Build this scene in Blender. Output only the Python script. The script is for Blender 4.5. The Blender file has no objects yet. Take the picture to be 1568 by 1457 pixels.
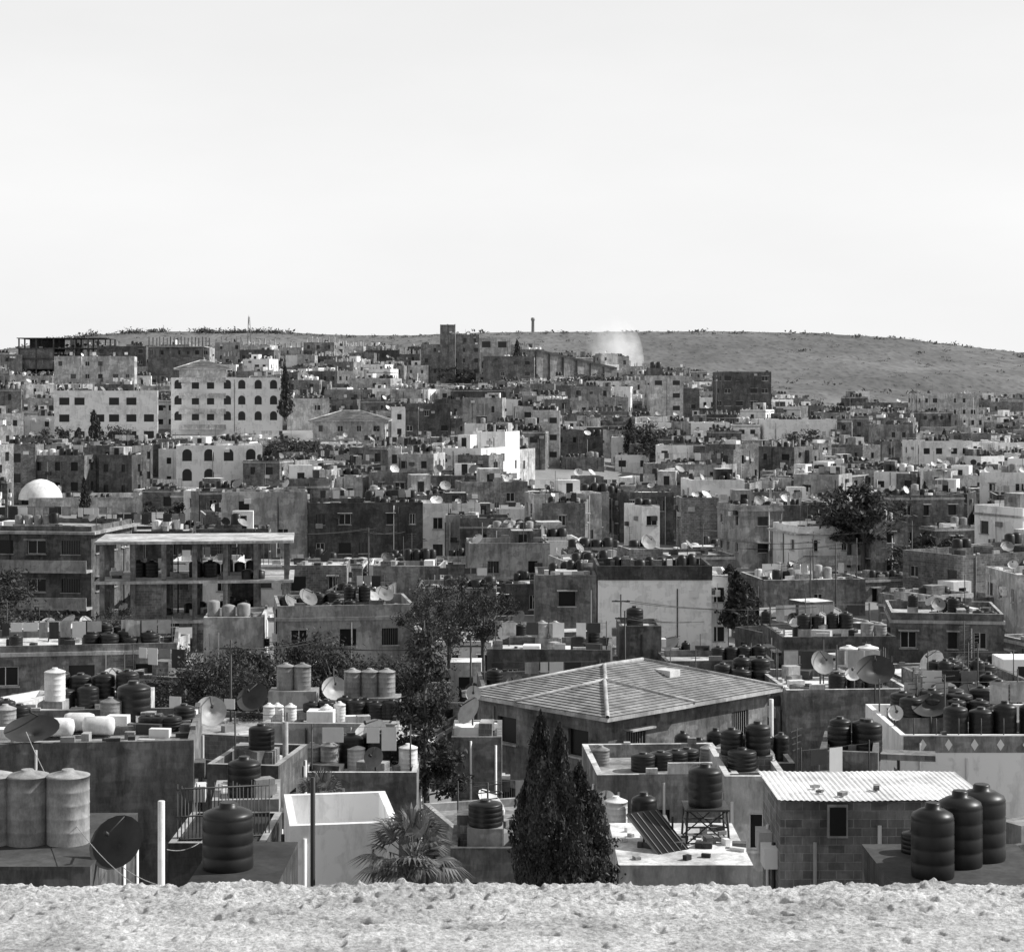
import bpy, math, random
from mathutils import Vector, Matrix, noise
random.seed(11)
R=random.random; U=random.uniform
sc=bpy.context.scene
F=2926.0; V0=600.0; U0=784.0          # focal length in photo pixels, eye level row, centre column
def X(u,d): return (u-U0)/F*d
def Z(v,d): return -(v-V0)/F*d
rad=math.radians
# ------------------------------------------------------------------ materials
MATS=[];MI={}
def N(nt,t,**k):
    n=nt.nodes.new(t)
    for a,b in k.items(): setattr(n,a,b)
    return n
def math_(nt,op,a,b=None,clamp=False):
    n=N(nt,'ShaderNodeMath',operation=op); n.use_clamp=clamp
    for i,q in enumerate((a,b)):
        if q is None: continue
        if isinstance(q,(int,float)): n.inputs[i].default_value=q
        else: nt.links.new(q,n.inputs[i])
    return n.outputs[0]
def mrange(nt,v,a,b,c,d):
    n=N(nt,'ShaderNodeMapRange'); nt.links.new(v,n.inputs[0])
    for i,q in enumerate((a,b,c,d)): n.inputs[i+1].default_value=q
    return n.outputs[0]
def noise_(nt,vec,scale,detail=5,rough=.6):
    n=N(nt,'ShaderNodeTexNoise'); n.inputs['Scale'].default_value=scale; n.inputs['Detail'].default_value=detail
    n.inputs['Roughness'].default_value=rough; nt.links.new(vec,n.inputs['Vector']); return n.outputs[0]
def mapped(nt,vec,s):
    m=N(nt,'ShaderNodeMapping'); m.inputs['Scale'].default_value=s; nt.links.new(vec,m.inputs[0]); return m.outputs[0]
def haze_lift(nt,pos,v,amt=.035):   # aerial haze painted into the base colour: paler with distance
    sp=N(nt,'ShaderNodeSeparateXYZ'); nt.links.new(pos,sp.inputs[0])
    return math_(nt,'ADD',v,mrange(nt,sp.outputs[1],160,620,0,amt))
def mat(name,base,var=.3,rough=.85,scale=.5,bump=.0,streak=.3,rnd=.15,kind=None,metallic=0.,fine=9.,spec=.3,stain=0.):
    m=bpy.data.materials.new(name); m.use_nodes=True; nt=m.node_tree; L=nt.links
    b=nt.nodes['Principled BSDF']; b.inputs['Roughness'].default_value=rough; b.inputs['Metallic'].default_value=metallic
    b.inputs['Specular IOR Level'].default_value=spec
    g=N(nt,'ShaderNodeNewGeometry'); pos=g.outputs['Position']
    n1=noise_(nt,mapped(nt,pos,(1,1,max(.5,streak))),scale,6)
    n2=noise_(nt,mapped(nt,pos,(1,1,max(streak,.6))),scale*fine,6,.75)
    v=math_(nt,'MULTIPLY',mrange(nt,n1,.3,.7,1-var,1+var*.6),mrange(nt,n2,.3,.7,1-var*.6,1+var*.5))
    if stain>0:  # rain streaks running down + patched render
        n3=noise_(nt,mapped(nt,pos,(2.2,2.2,.45)),1.,7,.72)
        v=math_(nt,'MULTIPLY',v,mrange(nt,n3,.45,.62,1.08,1-stain*.8))
        n4=noise_(nt,mapped(nt,pos,(1,1,1.6)),.42,3,.6)
        v=math_(nt,'MULTIPLY',v,mrange(nt,n4,.49,.515,1.1,1-stain*.5))
    hb_=n2
    if kind in('block','course'):
        cr=N(nt,'ShaderNodeVectorMath',operation='CROSS_PRODUCT'); L.new(g.outputs['Normal'],cr.inputs[0]); cr.inputs[1].default_value=(0,0,1)
        dt=N(nt,'ShaderNodeVectorMath',operation='DOT_PRODUCT'); L.new(cr.outputs[0],dt.inputs[0]); L.new(pos,dt.inputs[1])
        sp=N(nt,'ShaderNodeSeparateXYZ'); L.new(pos,sp.inputs[0])
        cb=N(nt,'ShaderNodeCombineXYZ'); L.new(dt.outputs['Value'],cb.inputs[0]); L.new(sp.outputs[2],cb.inputs[1])
        br=N(nt,'ShaderNodeTexBrick'); L.new(cb.outputs[0],br.inputs['Vector'])
        c1,c2,c3=((.7,1.25,1.55) if kind=='block' else (.82,1.14,.95))
        br.inputs['Color1'].default_value=(c1,c1,c1,1); br.inputs['Color2'].default_value=(c2,c2,c2,1); br.inputs['Mortar'].default_value=(c3,c3,c3,1)
        br.inputs['Scale'].default_value=1; br.inputs['Brick Width'].default_value=.42; br.inputs['Row Height'].default_value=.21
        br.inputs['Mortar Size'].default_value=.014; br.inputs['Mortar Smooth'].default_value=.4
        bw=N(nt,'ShaderNodeRGBToBW'); L.new(br.outputs['Color'],bw.inputs[0])
        v=math_(nt,'MULTIPLY',v,bw.outputs[0])
        if kind=='block': hb_=math_(nt,'SUBTRACT',math_(nt,'MULTIPLY',n2,.8),math_(nt,'MULTIPLY',br.outputs['Fac'],.6))
    oi=N(nt,'ShaderNodeObjectInfo')
    v=math_(nt,'MULTIPLY',v,mrange(nt,oi.outputs['Random'],0,1,1-rnd,1+rnd))
    v=math_(nt,'MINIMUM',haze_lift(nt,pos,math_(nt,'MULTIPLY',v,base)),.9)
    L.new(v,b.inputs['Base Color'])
    if bump>0:
        bp=N(nt,'ShaderNodeBump'); bp.inputs['Strength'].default_value=bump; bp.inputs['Distance'].default_value=.05
        L.new(hb_,bp.inputs['Height']); L.new(bp.outputs[0],b.inputs['Normal'])
    MI[name]=len(MATS); MATS.append(m); return m
mat('plaster_white',.88,.16,rnd=.05,bump=.15,stain=.18)
mat('plaster_light',.47,.4,rnd=.3,bump=.2,stain=.4)
mat('concrete_gray',.22,.55,rnd=.38,bump=.45,stain=.5,kind='course')
mat('concrete_dark',.11,.55,rnd=.3,bump=.45,stain=.5,kind='course')
mat('block_wall',.21,.45,kind='block',bump=.6,rnd=.2,stain=.35)
mat('roof_floor',.62,.55,streak=1,scale=.6,rnd=.35,stain=.25)
mat('roof_dirty',.32,.6,streak=1,scale=.6,rnd=.35,stain=.3)
mat('roof_dark',.06,.6,streak=1,scale=.5,rnd=.3)
mat('slab_edge',.5,.45,rnd=.3,stain=.3)
mat('glass_dark',.014,.2,rough=.3,rnd=.2)
mat('frame_white',.75,.1,rnd=.1)
mat('black_plastic',.013,.3,rough=.42,rnd=.3,spec=.4)
mat('tank_white',.72,.25,rough=.5,rnd=.12,streak=.1,scale=2,stain=.12)
mat('tank_galv',.3,.4,rough=.5,rnd=.25,streak=.1,scale=2,stain=.25)
mat('metal_dark',.05,.3,rough=.5,rnd=.3)
mat('dish_gray',.42,.3,rough=.6,rnd=.5)
mat('dish_dark',.05,.3,rough=.6,rnd=.3)
mat('roof_tile',.3,.45,scale=1.6,streak=1,bump=.25,fine=6,stain=.15)
mat('corrugated',.76,.25,scale=.8,streak=1,rough=.5,stain=.2)
mat('bark',.1,.3,scale=4,bump=.4)
def foliage(name,base):
    m=bpy.data.materials.new(name); m.use_nodes=True; nt=m.node_tree; L=nt.links
    b=nt.nodes['Principled BSDF']; b.inputs['Roughness'].default_value=.6; b.inputs['Specular IOR Level'].default_value=.35
    g=N(nt,'ShaderNodeNewGeometry')
    n1=noise_(nt,g.outputs['Position'],.9,3)
    v=math_(nt,'MULTIPLY',mrange(nt,n1,.3,.7,.5,1.5),mrange(nt,g.outputs['Random Per Island'],0,1,.4,1.9))
    v=haze_lift(nt,g.outputs['Position'],math_(nt,'MULTIPLY',v,base),.02); L.new(v,b.inputs['Base Color'])
    tr=N(nt,'ShaderNodeBsdfTranslucent'); L.new(v,tr.inputs['Color'])
    mx=N(nt,'ShaderNodeMixShader'); mx.inputs[0].default_value=.25
    L.new(b.outputs[0],mx.inputs[1]); L.new(tr.outputs[0],mx.inputs[2]); L.new(mx.outputs[0],nt.nodes['Material Output'].inputs[0])
    MI[name]=len(MATS); MATS.append(m)
foliage('leaf_dark',.048); foliage('leaf_palm',.12)
WM=dict(w='plaster_white',l='plaster_light',g='concrete_gray',k='concrete_dark',b='block_wall')
# ------------------------------------------------------------------ mesh builder
class MB:
    def __init__(s): s.v=[];s.f=[];s.m=[];s.s=[];s.M=None
    def add(s,pts,m,sm=False):
        n=len(s.v)
        if s.M is None: s.v.extend([tuple(p) for p in pts])
        else: s.v.extend([tuple(s.M@Vector(p)) for p in pts])
        s.f.append(tuple(range(n,n+len(pts)))); s.m.append(MI[m]); s.s.append(sm)
    def box(s,cx,cy,z0,z1,w,d,m,top=None,rot=0):
        a,b=w/2,d/2; c,si=math.cos(rot),math.sin(rot)
        P=[(cx+x*c-y*si,cy+x*si+y*c) for x,y in((-a,-b),(a,-b),(a,b),(-a,b))]
        for i in range(4):
            p,q=P[i],P[(i+1)%4]; s.add([(p[0],p[1],z0),(q[0],q[1],z0),(q[0],q[1],z1),(p[0],p[1],z1)],m)
        s.add([(p[0],p[1],z1) for p in P],top or m); s.add([(p[0],p[1],z0) for p in reversed(P)],m)
    def lathe(s,prof,n,m,T=None,sm=True):
        T=T or Matrix.Identity(4)
        if s.M is not None: T=s.M@T
        n0=len(s.v); cs=[(math.cos(2*math.pi*i/n),math.sin(2*math.pi*i/n)) for i in range(n)]
        for r,z in prof:
            for c,si in cs: s.v.append(tuple(T@Vector((r*c,r*si,z))))
        for j in range(len(prof)-1):
            for i in range(n):
                a=n0+j*n+i; b=n0+j*n+(i+1)%n; s.f.append((a,b,b+n,a+n)); s.m.append(MI[m]); s.s.append(sm)
        s.f.append(tuple(n0+(len(prof)-1)*n+i for i in range(n))); s.m.append(MI[m]); s.s.append(False)
    def tube(s,p0,p1,r0,r1,n,m):
        p0=Vector(p0);p1=Vector(p1); d=p1-p0; q=d.to_track_quat('Z','Y').to_matrix().to_4x4()
        s.lathe([(r0,0),(r1,d.length)],n,m,Matrix.Translation(p0)@q,True)
    def obj(s,name,loc=None):
        me=bpy.data.meshes.new(name); me.from_pydata(s.v,[],s.f)
        used=sorted(set(s.m)); mp={u:i for i,u in enumerate(used)}
        for u in used: me.materials.append(MATS[u])
        me.polygons.foreach_set('material_index',[mp[i] for i in s.m]); me.polygons.foreach_set('use_smooth',s.s); me.update()
        o=bpy.data.objects.new(name,me); sc.collection.objects.link(o)
        if loc: o.location=loc
        return o
def TM(x,y,z,rot=0): return Matrix.Translation((x,y,z))@Matrix.Rotation(rot,4,'Z')
def tank_b(mb,x,y,z,r,h,near=False):
    if near:
        pr=[(r*.97,0)]
        for k in range(4):
            a=.03+k*.2; pr+=[(r,a*h),(r,(a+.165)*h),(r*.978,(a+.18)*h)]
        pr+=[(r,.83*h),(r*.93,.89*h),(r*.6,.95*h),(r*.36,.97*h),(r*.35,1.03*h),(r*.3,1.05*h)]
        mb.lathe(pr,24,'black_plastic',TM(x,y,z))
    else: mb.lathe([(r,0),(r,.82*h),(r*.7,.95*h),(r*.25,1.02*h)],9,'black_plastic',TM(x,y,z))
def tank_w(mb,x,y,z,r,h,near=False,m='tank_white'):
    if near:
        pr=[(r,0)]
        for k in range(4): a=(k+1)*.2; pr+=[(r,(a-.015)*h),(r*1.02,a*h),(r,(a+.015)*h)]
        pr+=[(r,h),(r*1.03,h),(r*1.03,h+.03),(r*.9,h+.05),(r*.3,h+.14),(r*.28,h+.18)]
        mb.lathe(pr,24,m,TM(x,y,z))
    else: mb.lathe([(r,0),(r,h),(r*.9,h+.05),(r*.25,h+.14)],9,m,TM(x,y,z))
def dish(mb,x,y,z,r,az,el,m='dish_gray',mast=.9,n=10):
    mb.tube((x,y,z),(x,y,z+mast),.04,.04,5,'metal_dark')
    d=Vector((math.sin(az)*math.cos(el),math.cos(az)*math.cos(el),math.sin(el)))
    q=d.to_track_quat('Z','Y').to_matrix().to_4x4()
    T=Matrix.Translation(Vector((x,y,z+mast))+d*.08)@q
    T2=T if mb.M is None else mb.M@T
    n0=len(mb.v); pr=[(r*.05,0),(r*.5,r*.07),(r*.82,r*.19),(r,r*.29)]
    for a,b in pr:
        for i in range(n):
            t=2*math.pi*i/n; mb.v.append(tuple(T2@Vector((a*math.cos(t),a*math.sin(t),b))))
    for j in range(3):
        for i in range(n):
            a=n0+j*n+i;b=n0+j*n+(i+1)%n; mb.f.append((a,b,b+n,a+n)); mb.m.append(MI[m]); mb.s.append(True)
    mb.f.append(tuple(n0+i for i in range(n))); mb.m.append(MI[m]); mb.s.append(False)
    c=T@Vector((0,0,r*.95)); e=T@Vector((0,r*.95,r*.27))
    mb.tube(e,c,.025,.025,4,'metal_dark'); mb.tube(c,c+d*.14,.06,.05,6,'metal_dark')
# ------------------------------------------------------------------ facade with real openings
def facade(mb,p,dr,L,z0,z1,cols,rows,present,wm,det=0,rec=.18,arch=False):
    nx,ny=dr[1],-dr[0]
    def P(a,z,o=0): return (p[0]+dr[0]*a+nx*o,p[1]+dr[1]*a+ny*o,z)
    def Q(a,b,c,d,m,o=0): mb.add([P(a,c,o),P(b,c,o),P(b,d,o),P(a,d,o)],m)
    ang=math.atan2(dr[1],dr[0])
    if ny<.2:   # street-side fittings: drain pipes, wall boxes
        for _ in range(random.choice([0,1,1,2])):
            a=U(.2,L-.2); q=P(a,0,.05); mb.tube((q[0],q[1],z0+.5),(q[0],q[1],z1-U(.1,1.2)),.05,.05,4,random.choice(['metal_dark','dish_gray','frame_white']))
        for _ in range(random.choice([0,0,1,2])):
            a=U(.6,max(.7,L-.6)); zz=U(z1-3.,z1-1); q=P(a,0,.17); mb.box(q[0],q[1],zz,zz+.5,.75,.33,random.choice(['frame_white','dish_gray','concrete_dark']),rot=ang)
    xs=[0]
    for a,b in cols: xs+=[a,b]
    xs.append(L)
    if not cols or not rows: Q(0,L,z0,z1,wm); return
    for i in range(len(xs)-1):
        if i%2==0: Q(xs[i],xs[i+1],z0,z1,wm); continue
        start=z0
        for j,(a,b) in enumerate(rows):
            if not present((i-1)//2,j): continue
            x0,x1=xs[i],xs[i+1]
            Q(x0,x1,start,a,wm); start=b
            mb.add([P(x0,a,0),P(x1,a,0),P(x1,a,-rec),P(x0,a,-rec)],'slab_edge')
            mb.add([P(x0,b,-rec),P(x1,b,-rec),P(x1,b,0),P(x0,b,0)],wm)
            mb.add([P(x0,a,0),P(x0,a,-rec),P(x0,b,-rec),P(x0,b,0)],wm)
            mb.add([P(x1,a,-rec),P(x1,a,0),P(x1,b,0),P(x1,b,-rec)],wm)
            Q(x0,x1,a,b,'glass_dark',-rec)
            if arch:
                cx=(x0+x1)/2; r=(x1-x0)/2
                mb.add([P(cx+r*math.cos(t*math.pi/8),b+r*math.sin(t*math.pi/8),.03) for t in range(9)],'glass_dark')
            dd=det
            if det: dd=random.choice([0,0,1,1,2])
            if dd:
                o=-rec+.04; w=.05; fm='frame_white'
                if dd==1:
                    Q(x0,x0+w,a,b,fm,o);Q(x1-w,x1,a,b,fm,o);Q((x0+x1-w)/2,(x0+x1+w)/2,a,b,fm,o)
                    Q(x0+w,x1-w,b-w,b,fm,o+.002);Q(x0+w,x1-w,a,a+w,fm,o+.002)
                else:
                    k=x0+.12
                    while k<x1-.05: Q(k,k+.022,a,b,'dish_gray',-.03); k+=.15
            if det:
                s0=P((x0+x1)/2,a,.05)
                mb.box(s0[0],s0[1],a-.08,a-.004,(x1-x0)+.2,.16,'slab_edge',rot=ang)
                if R()<.25: s0=P((x0+x1)/2,a,.25); mb.box(s0[0],s0[1],b+.06,b+.13,(x1-x0)+.3,.5,'slab_edge',rot=ang)
        Q(xs[i],xs[i+1],start,z1,wm)
JM=['concrete_gray','concrete_dark','plaster_light','dish_dark','dish_gray','frame_white','metal_dark','block_wall','plaster_white']
def clutter(mb,w,d,z,n,near=0,blackp=.8,junk=None):
    if n==0: return
    for _ in range(junk if junk is not None else n+5):  # crates, blocks, rolled mats, rubble
        x=U(-w/2+.4,w/2-.4); y=U(-d/2+.4,d/2-.4); s=U(.15,.6)
        mb.box(x,y,z+.003,z+.003+s*U(.4,1.3),s*U(.7,2.4),s,random.choice(JM),rot=U(0,3))
    for _ in range(n):
        x=U(-w/2+.8,w/2-1); y=U(-d/2+.8,d/2-.8); t=R()
        if t<.45:
            k=random.choice([1,1,2,2,3,3,4]); bl=R()<blackp; r=U(.34,.54); h=U(.7,1.2)
            m=random.choice(['tank_white','tank_galv','tank_galv']); st=0 if R()<.5 else U(.2,.8)
            if x+(k-1)*r*2.15>w/2-.4: x=max(-w/2+.6,w/2-.5-k*r*2.15)
            if st: mb.box(x+(k-1)*r*1.05,y,z+.002,z+st,k*r*2.1,r*2,random.choice(['concrete_gray','block_wall','plaster_light']))
            for i in range(k):
                xx=x+i*r*2.15
                if xx>w/2-.3: break
                a_=(mb,xx+U(-.05,.05),y+U(-.25,.25)*(1-bool(st)),z+st,r*U(.9,1.08),h*U(.75,1.12),near)
                if bl: tank_b(*a_)
                else: tank_w(*a_,m)
        elif t<.66: dish(mb,x,y,z,U(.38,.75),U(1.9,4.2),U(.4,.9),random.choice(['dish_gray','dish_gray','dish_dark','tank_white']),n=14 if near else 8)
        elif t<.8:
            h=U(1.5,3.4); mb.tube((x,y,z),(x,y,z+h),.03,.03,4,'metal_dark')
            if R()<.6:
                for q in range(4): mb.box(x,y+q*.01,z+h-.1-.22*q,z+h-.07-.22*q,1.0-.15*q,.03,'metal_dark',rot=.5)
        elif t<.91: mb.box(x,y,z+.002,z+U(.3,1.),U(.6,2),U(.5,1.5),random.choice(['concrete_gray','plaster_light','plaster_white','block_wall']))
        else:
            x0=-w/2+.3; x1=w/2-.3
            mb.tube((x0,y,z),(x0,y,z+1.9),.03,.03,4,'metal_dark'); mb.tube((x1,y,z),(x1,y,z+1.9),.03,.03,4,'metal_dark'); mb.tube((x0,y,z+1.8),(x1,y,z+1.78),.01,.01,3,'metal_dark')
            q=x0+.4
            while q<x1-.8:
                ww=U(.4,.9)
                if R()<.6: mb.box(q+ww/2,y,z+1.78-U(.5,1.1),z+1.77,ww,.03,random.choice(['frame_white','dish_dark','dish_gray','plaster_light']))
                q+=ww+.08
def body(mb,w,d,zb,zt,wm,ph=.7,det=0,winp=.75,roof='roof_floor',hf=3.1,band=False,arch=False,ww=None,wh=None,spc=None):
    zp=zt+ph; wh=wh or random.choice([1.0,1.15,1.3])
    sides=[((-w/2,-d/2),(1,0),w),((w/2,-d/2),(0,1),d),((w/2,d/2),(-1,0),w),((-w/2,d/2),(0,-1),d)]
    for p,dr,L in sides:
        n=max(1,int(L/(spc or U(2.1,3.3)))); cols=[]
        for i in range(n):
            c=(i+.5)*L/n+U(-.35,.35); a=(ww or random.choice([.6,.8,.9,1.1,1.3]))/2; a=min(a,L/n/2-.25)
            if a>.2: cols.append((max(c-a,.15+i*L/n),min(c+a,(i+1)*L/n-.1)))
        rows=[]; k=0
        while True:
            tp=zt-.7-hf*k
            if tp-wh<zb+.3 or k>4: break
            rows.append((tp-wh,tp)); k+=1
        rows.reverse()
        pr={}
        facade(mb,p,dr,L,zb,zp,cols,rows,lambda i,j:pr.setdefault((i,j),R()<winp),wm,det,arch=arch)
    t=min(.2,w/8); cap=random.choice(['slab_edge',wm,wm])
    if ph>.05:
        a,b=w/2,d/2
        for (x0,y0,x1,y1) in((-a,-b,a,-b+t),(-a,b-t,a,b),(-a,-b+t,-a+t,b-t),(a-t,-b+t,a,b-t)):
            mb.add([(x0,y0,zp),(x1,y0,zp),(x1,y1,zp),(x0,y1,zp)],cap)
        a-=t;b-=t
        C=[(-a,-b),(a,-b),(a,b),(-a,b)]
        for i in range(4):
            p,q=C[i],C[(i+1)%4]; mb.add([(q[0],q[1],zt),(p[0],p[1],zt),(p[0],p[1],zp),(q[0],q[1],zp)],wm)
        mb.add([(x,y,zt) for x,y in C],roof)
        if w>4:
            for _ in range(random.choice([2,4,6])):   # loose blocks, pots, pieces of upstand on the parapet
                s=U(.12,.4)
                if R()<.6: mb.box(U(-w/2+.5,w/2-.5),random.choice([-1,1])*(d/2-.1),zp+.002,zp+s*U(.5,1),s*U(1,3),.17,random.choice(['block_wall','concrete_dark','plaster_light','dish_gray']))
                else: mb.box(random.choice([-1,1])*(w/2-.1),U(-d/2+.5,d/2-.5),zp+.002,zp+s*U(.5,1),.17,s*U(1,3),random.choice(['block_wall','concrete_dark','plaster_light','dish_gray']))
    else: mb.add([(-w/2,-d/2,zt+ph),(w/2,-d/2,zt+ph),(w/2,d/2,zt+ph),(-w/2,d/2,zt+ph)],roof)
    if band:
        for cx,cy,ww_,dd in((0,-d/2-.05,w+.2,.1),(0,d/2+.05,w+.2,.1),(-w/2-.05,0,.1,d-.002),(w/2+.05,0,.1,d-.002)):
            mb.box(cx,cy,zt-.12,zt+.1,ww_,dd,'slab_edge')
def hiproof(mb,w,d,z,h,ov,m,rows=12,step=.05):
    a,b=w/2+ov,d/2+ov
    if a>=b: r0,r1=Vector((-(a-b),0,z+h)),Vector((a-b,0,z+h))
    else: r0,r1=Vector((0,-(b-a),z+h)),Vector((0,b-a,z+h))
    E=[Vector((-a,-b,z)),Vector((a,-b,z)),Vector((a,b,z)),Vector((-a,b,z))]
    if a>=b: T=[(r0,r1),(r1,r1),(r1,r0),(r0,r0)]
    else: T=[(r0,r0),(r0,r1),(r1,r1),(r1,r0)]
    for i in range(4):
        e0,e1=E[i],E[(i+1)%4]; t0,t1=T[i]
        n=(e1-e0).cross((t0+t1)/2-e0).normalized()
        for k in range(rows):
            f0,f1=k/rows,(k+1)/rows
            A=e0.lerp(t0,f0);B=e1.lerp(t1,f0);C=e1.lerp(t1,f1);D=e0.lerp(t0,f1)
            mb.add([A+n*step,B+n*step,C+n*.004,D+n*.004],m); mb.add([A,B,B+n*step,A+n*step],'metal_dark')
        if (e0-t0).length>.1: mb.tube(e0+Vector((0,0,step)),t0+Vector((0,0,step)),.09,.09,6,'slab_edge')
    if (r1-r0).length>.1: mb.tube(r0+Vector((0,0,step)),r1+Vector((0,0,step)),.1,.1,6,'slab_edge')
    mb.box(0,0,z-.18,z-.003,2*a,2*b,'slab_edge')
# ------------------------------------------------------------------ terrain
def interp(t,y):
    if y<=t[0][0]: return t[0][1]
    for (a,b),(c,d) in zip(t,t[1:]):
        if y<=c: return b+(d-b)*(y-a)/(c-a)
    return t[-1][1]
GL=[(0,-17),(40,-19),(60,-20),(150,-20.5),(200,-19.5),(250,-17.5),(300,-15),(400,-9),(500,-1),(600,5),(680,7),(900,-25),(1500,-35)]
GR=[(0,-17),(40,-19),(60,-20),(150,-20.5),(200,-20),(300,-19),(400,-17),(500,-14),(600,-11),(700,-12),(900,-35),(1500,-40)]
CREST=[(-600,548),(0,536),(80,522),(150,512),(240,507),(330,509),(420,508),(520,513),(600,514),(740,509),(900,508),(1100,507),(1250,510),(1380,518),(1480,530),(1568,541),(1900,560),(2400,575)]
def ground(x,y):
    s=x/(0.268*max(y,60)); k=min(1,max(0,(s-.05)/.6)); k=k*k*(3-2*k)
    z=interp(GL,y)*(1-k)+interp(GR,y)*k
    if y>1500:
        u=U0+F*x/2600.; cz=(V0-interp(CREST,max(-600,min(2400,u))))/F*2600
        t=min(1,(y-1500)/1100); t=t**1.15
        z=z+(cz-z)*t
        if y>2600: z=cz-(y-2600)*.05
        z+=noise.fractal(Vector((x*.004,y*.004,0)),1,2,4)*8*math.sin(math.pi*min(1,(y-1500)/1100))
        z+=noise.fractal(Vector((x*.02,y*.01,0)),1,2,3)*.9*min(1,(y-1500)/300)
    return z
mb=MB(); ys=[-60,-20,0]+list(range(20,700,20))+list(range(700,1500,50))+list(range(1500,2700,25))+[2800,3200,4000,5200]
nxs=150; rows=[]
for y in ys:
    wd=max(220,abs(y)*.62+100); rows.append([(-wd+2*wd*i/nxs,y) for i in range(nxs+1)])
for r in rows:
    for x,y in r: mb.v.append((x,y,ground(x,y)))
gm=bpy.data.materials.new('ground_dry'); gm.use_nodes=True; nt=gm.node_tree; b=nt.nodes['Principled BSDF']; b.inputs['Roughness'].default_value=.95; b.inputs['Specular IOR Level'].default_value=.1
g=N(nt,'ShaderNodeNewGeometry'); pos=g.outputs['Position']
n1=noise_(nt,mapped(nt,pos,(1,1,1)),.004,8,.65); n2=noise_(nt,mapped(nt,pos,(.5,.1,1)),.12,7,.8)
vo=N(nt,'ShaderNodeTexVoronoi'); vo.inputs['Scale'].default_value=.13; nt.links.new(mapped(nt,pos,(1,.3,1)),vo.inputs['Vector'])
v=math_(nt,'MULTIPLY',mrange(nt,n1,.35,.65,.115,.195),mrange(nt,n2,.35,.65,.72,1.28))
v=math_(nt,'MULTIPLY',v,mrange(nt,vo.outputs['Distance'],.1,.4,.65,1.05))
spg=N(nt,'ShaderNodeSeparateXYZ'); nt.links.new(pos,spg.inputs[0])
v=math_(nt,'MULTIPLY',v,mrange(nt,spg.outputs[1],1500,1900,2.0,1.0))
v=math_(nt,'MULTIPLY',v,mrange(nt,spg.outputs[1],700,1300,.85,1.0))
nt.links.new(v,b.inputs['Base Color'])
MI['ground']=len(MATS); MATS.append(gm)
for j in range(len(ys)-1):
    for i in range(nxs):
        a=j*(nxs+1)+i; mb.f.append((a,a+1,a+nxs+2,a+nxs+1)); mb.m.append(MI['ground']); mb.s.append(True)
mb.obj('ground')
# ------------------------------------------------------------------ hand placed buildings
KEYS=[]; FOOT=[]
def hb(name,u0,u1,vt,d,dep,rot,wm,vc=None,ph=.7,clut=0,det=1,near=0,winp=.75,roof='roof_floor',band=False,hf=3.1,arch=False,ww=None,ext=None,wh=1.15,blackp=.8,floor_z=None,spc=None):
    r=rad(rot); W=(u1-u0)/F*d; w=(W-dep*abs(math.sin(r)))/math.cos(r)
    w=max(w,2); cx=X((u0+u1)/2,d); cy=d+(w*abs(math.sin(r))+dep*math.cos(r))/2
    cx*=1+ (cy-d)*.25/d
    zt=Z(vt,d)-ph; zb=floor_z if floor_z is not None else ground(cx,cy)-.6
    mb=MB(); mb.M=TM(cx,cy,0,r)
    body(mb,w,dep,zb,zt,WM[wm],ph,det,winp,roof,hf,band,arch,ww,wh,spc)
    if clut: clutter(mb,w,dep,zt,clut,near,blackp)
    if ext: ext(mb,w,dep,zt,zb)
    mb.obj(name); FOOT.append((cx,cy,max(w,dep)/2+.2,w,dep))
    if vc: KEYS.append((u0,u1,vc,d))
    return zt
def obj_tank(u,d,z,r,h,kind='b'):
    mb=MB()
    if kind=='b': tank_b(mb,0,0,0,r,h,True); n='black_water_tank'
    else: tank_w(mb,0,0,0,r,h,True,'tank_white' if kind=='w' else 'tank_galv'); n='white_water_tank'
    mb.obj(n,(X(u,d),d,z))
def obj_dish(u,v,d,rpx,az,el,m,zr):
    r=rpx/F*d; z=Z(v,d); mb=MB(); dish(mb,0,0,0,r,rad(az),rad(el),m,max(.3,z-zr),20); mb.obj('satellite_dish',(X(u,d),d,zr))
# --- foreground row
z=hb('concrete_house',-70,150,1326,47,6,0,'k',ph=.02,clut=0,winp=0,roof='roof_dark')
for u in(-12,42,104): obj_tank(u,49.5,z+.02,.55,1.72,'g')
zB=hb('block_house',-70,300,1140,60,6.5,7,'g',vc=1300,ph=.25,winp=0,clut=0,roof='roof_dirty')
z=zB
obj_tank(205,66,z,.58,1.3)
for u in(228,243,262): obj_tank(u,64,z,.36,.5)
for u,dd,k in((8,64,'g'),(30,65,'b'),(170,65.5,'g'),(282,65.,'b')): obj_tank(u,dd,z,.36,.7,k)
mbh=MB()
for i,(u,dd) in enumerate(((88,62.5),(120,63.5),(150,62.8))):
    T=Matrix.Translation((X(u,dd),dd,z+.36))@Matrix.Rotation(rad(90),4,'Y')@Matrix.Translation((0,0,-.5))
    mbh.lathe([(.1,0),(.27,.06),(.32,.2),(.32,.85),(.27,1.0),(.1,1.05)],16,'tank_white',T)
    mbh.box(X(u,dd),dd,z,z+.06,.8,.6,'metal_dark')
for q in range(26): mbh.box(X(U(-10,290),62),U(61.5,66),z+.003,z+U(.1,.4),U(.2,.9),U(.2,.5),random.choice(JM),rot=U(-.3,.3))
mbh.obj('horizontal_white_tanks')
obj_dish(50,1133,61,42,180,70,'dish_dark',z)
obj_dish(322,1103,68,24,165,30,'dish_gray',z-.4); obj_dish(390,1106,72,25,200,40,'dish_dark',z-.6)
hb('flat_roof_house',20,200,1088,74,6,-5,'l',ph=.4,clut=7,near=1,vc=1110,blackp=.6)
z=hb('concrete_house',285,418,1372,41,5,0,'k',ph=.05,winp=0,roof='roof_dark')
obj_tank(349,43.5,z+.05,.58,1.42)
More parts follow.
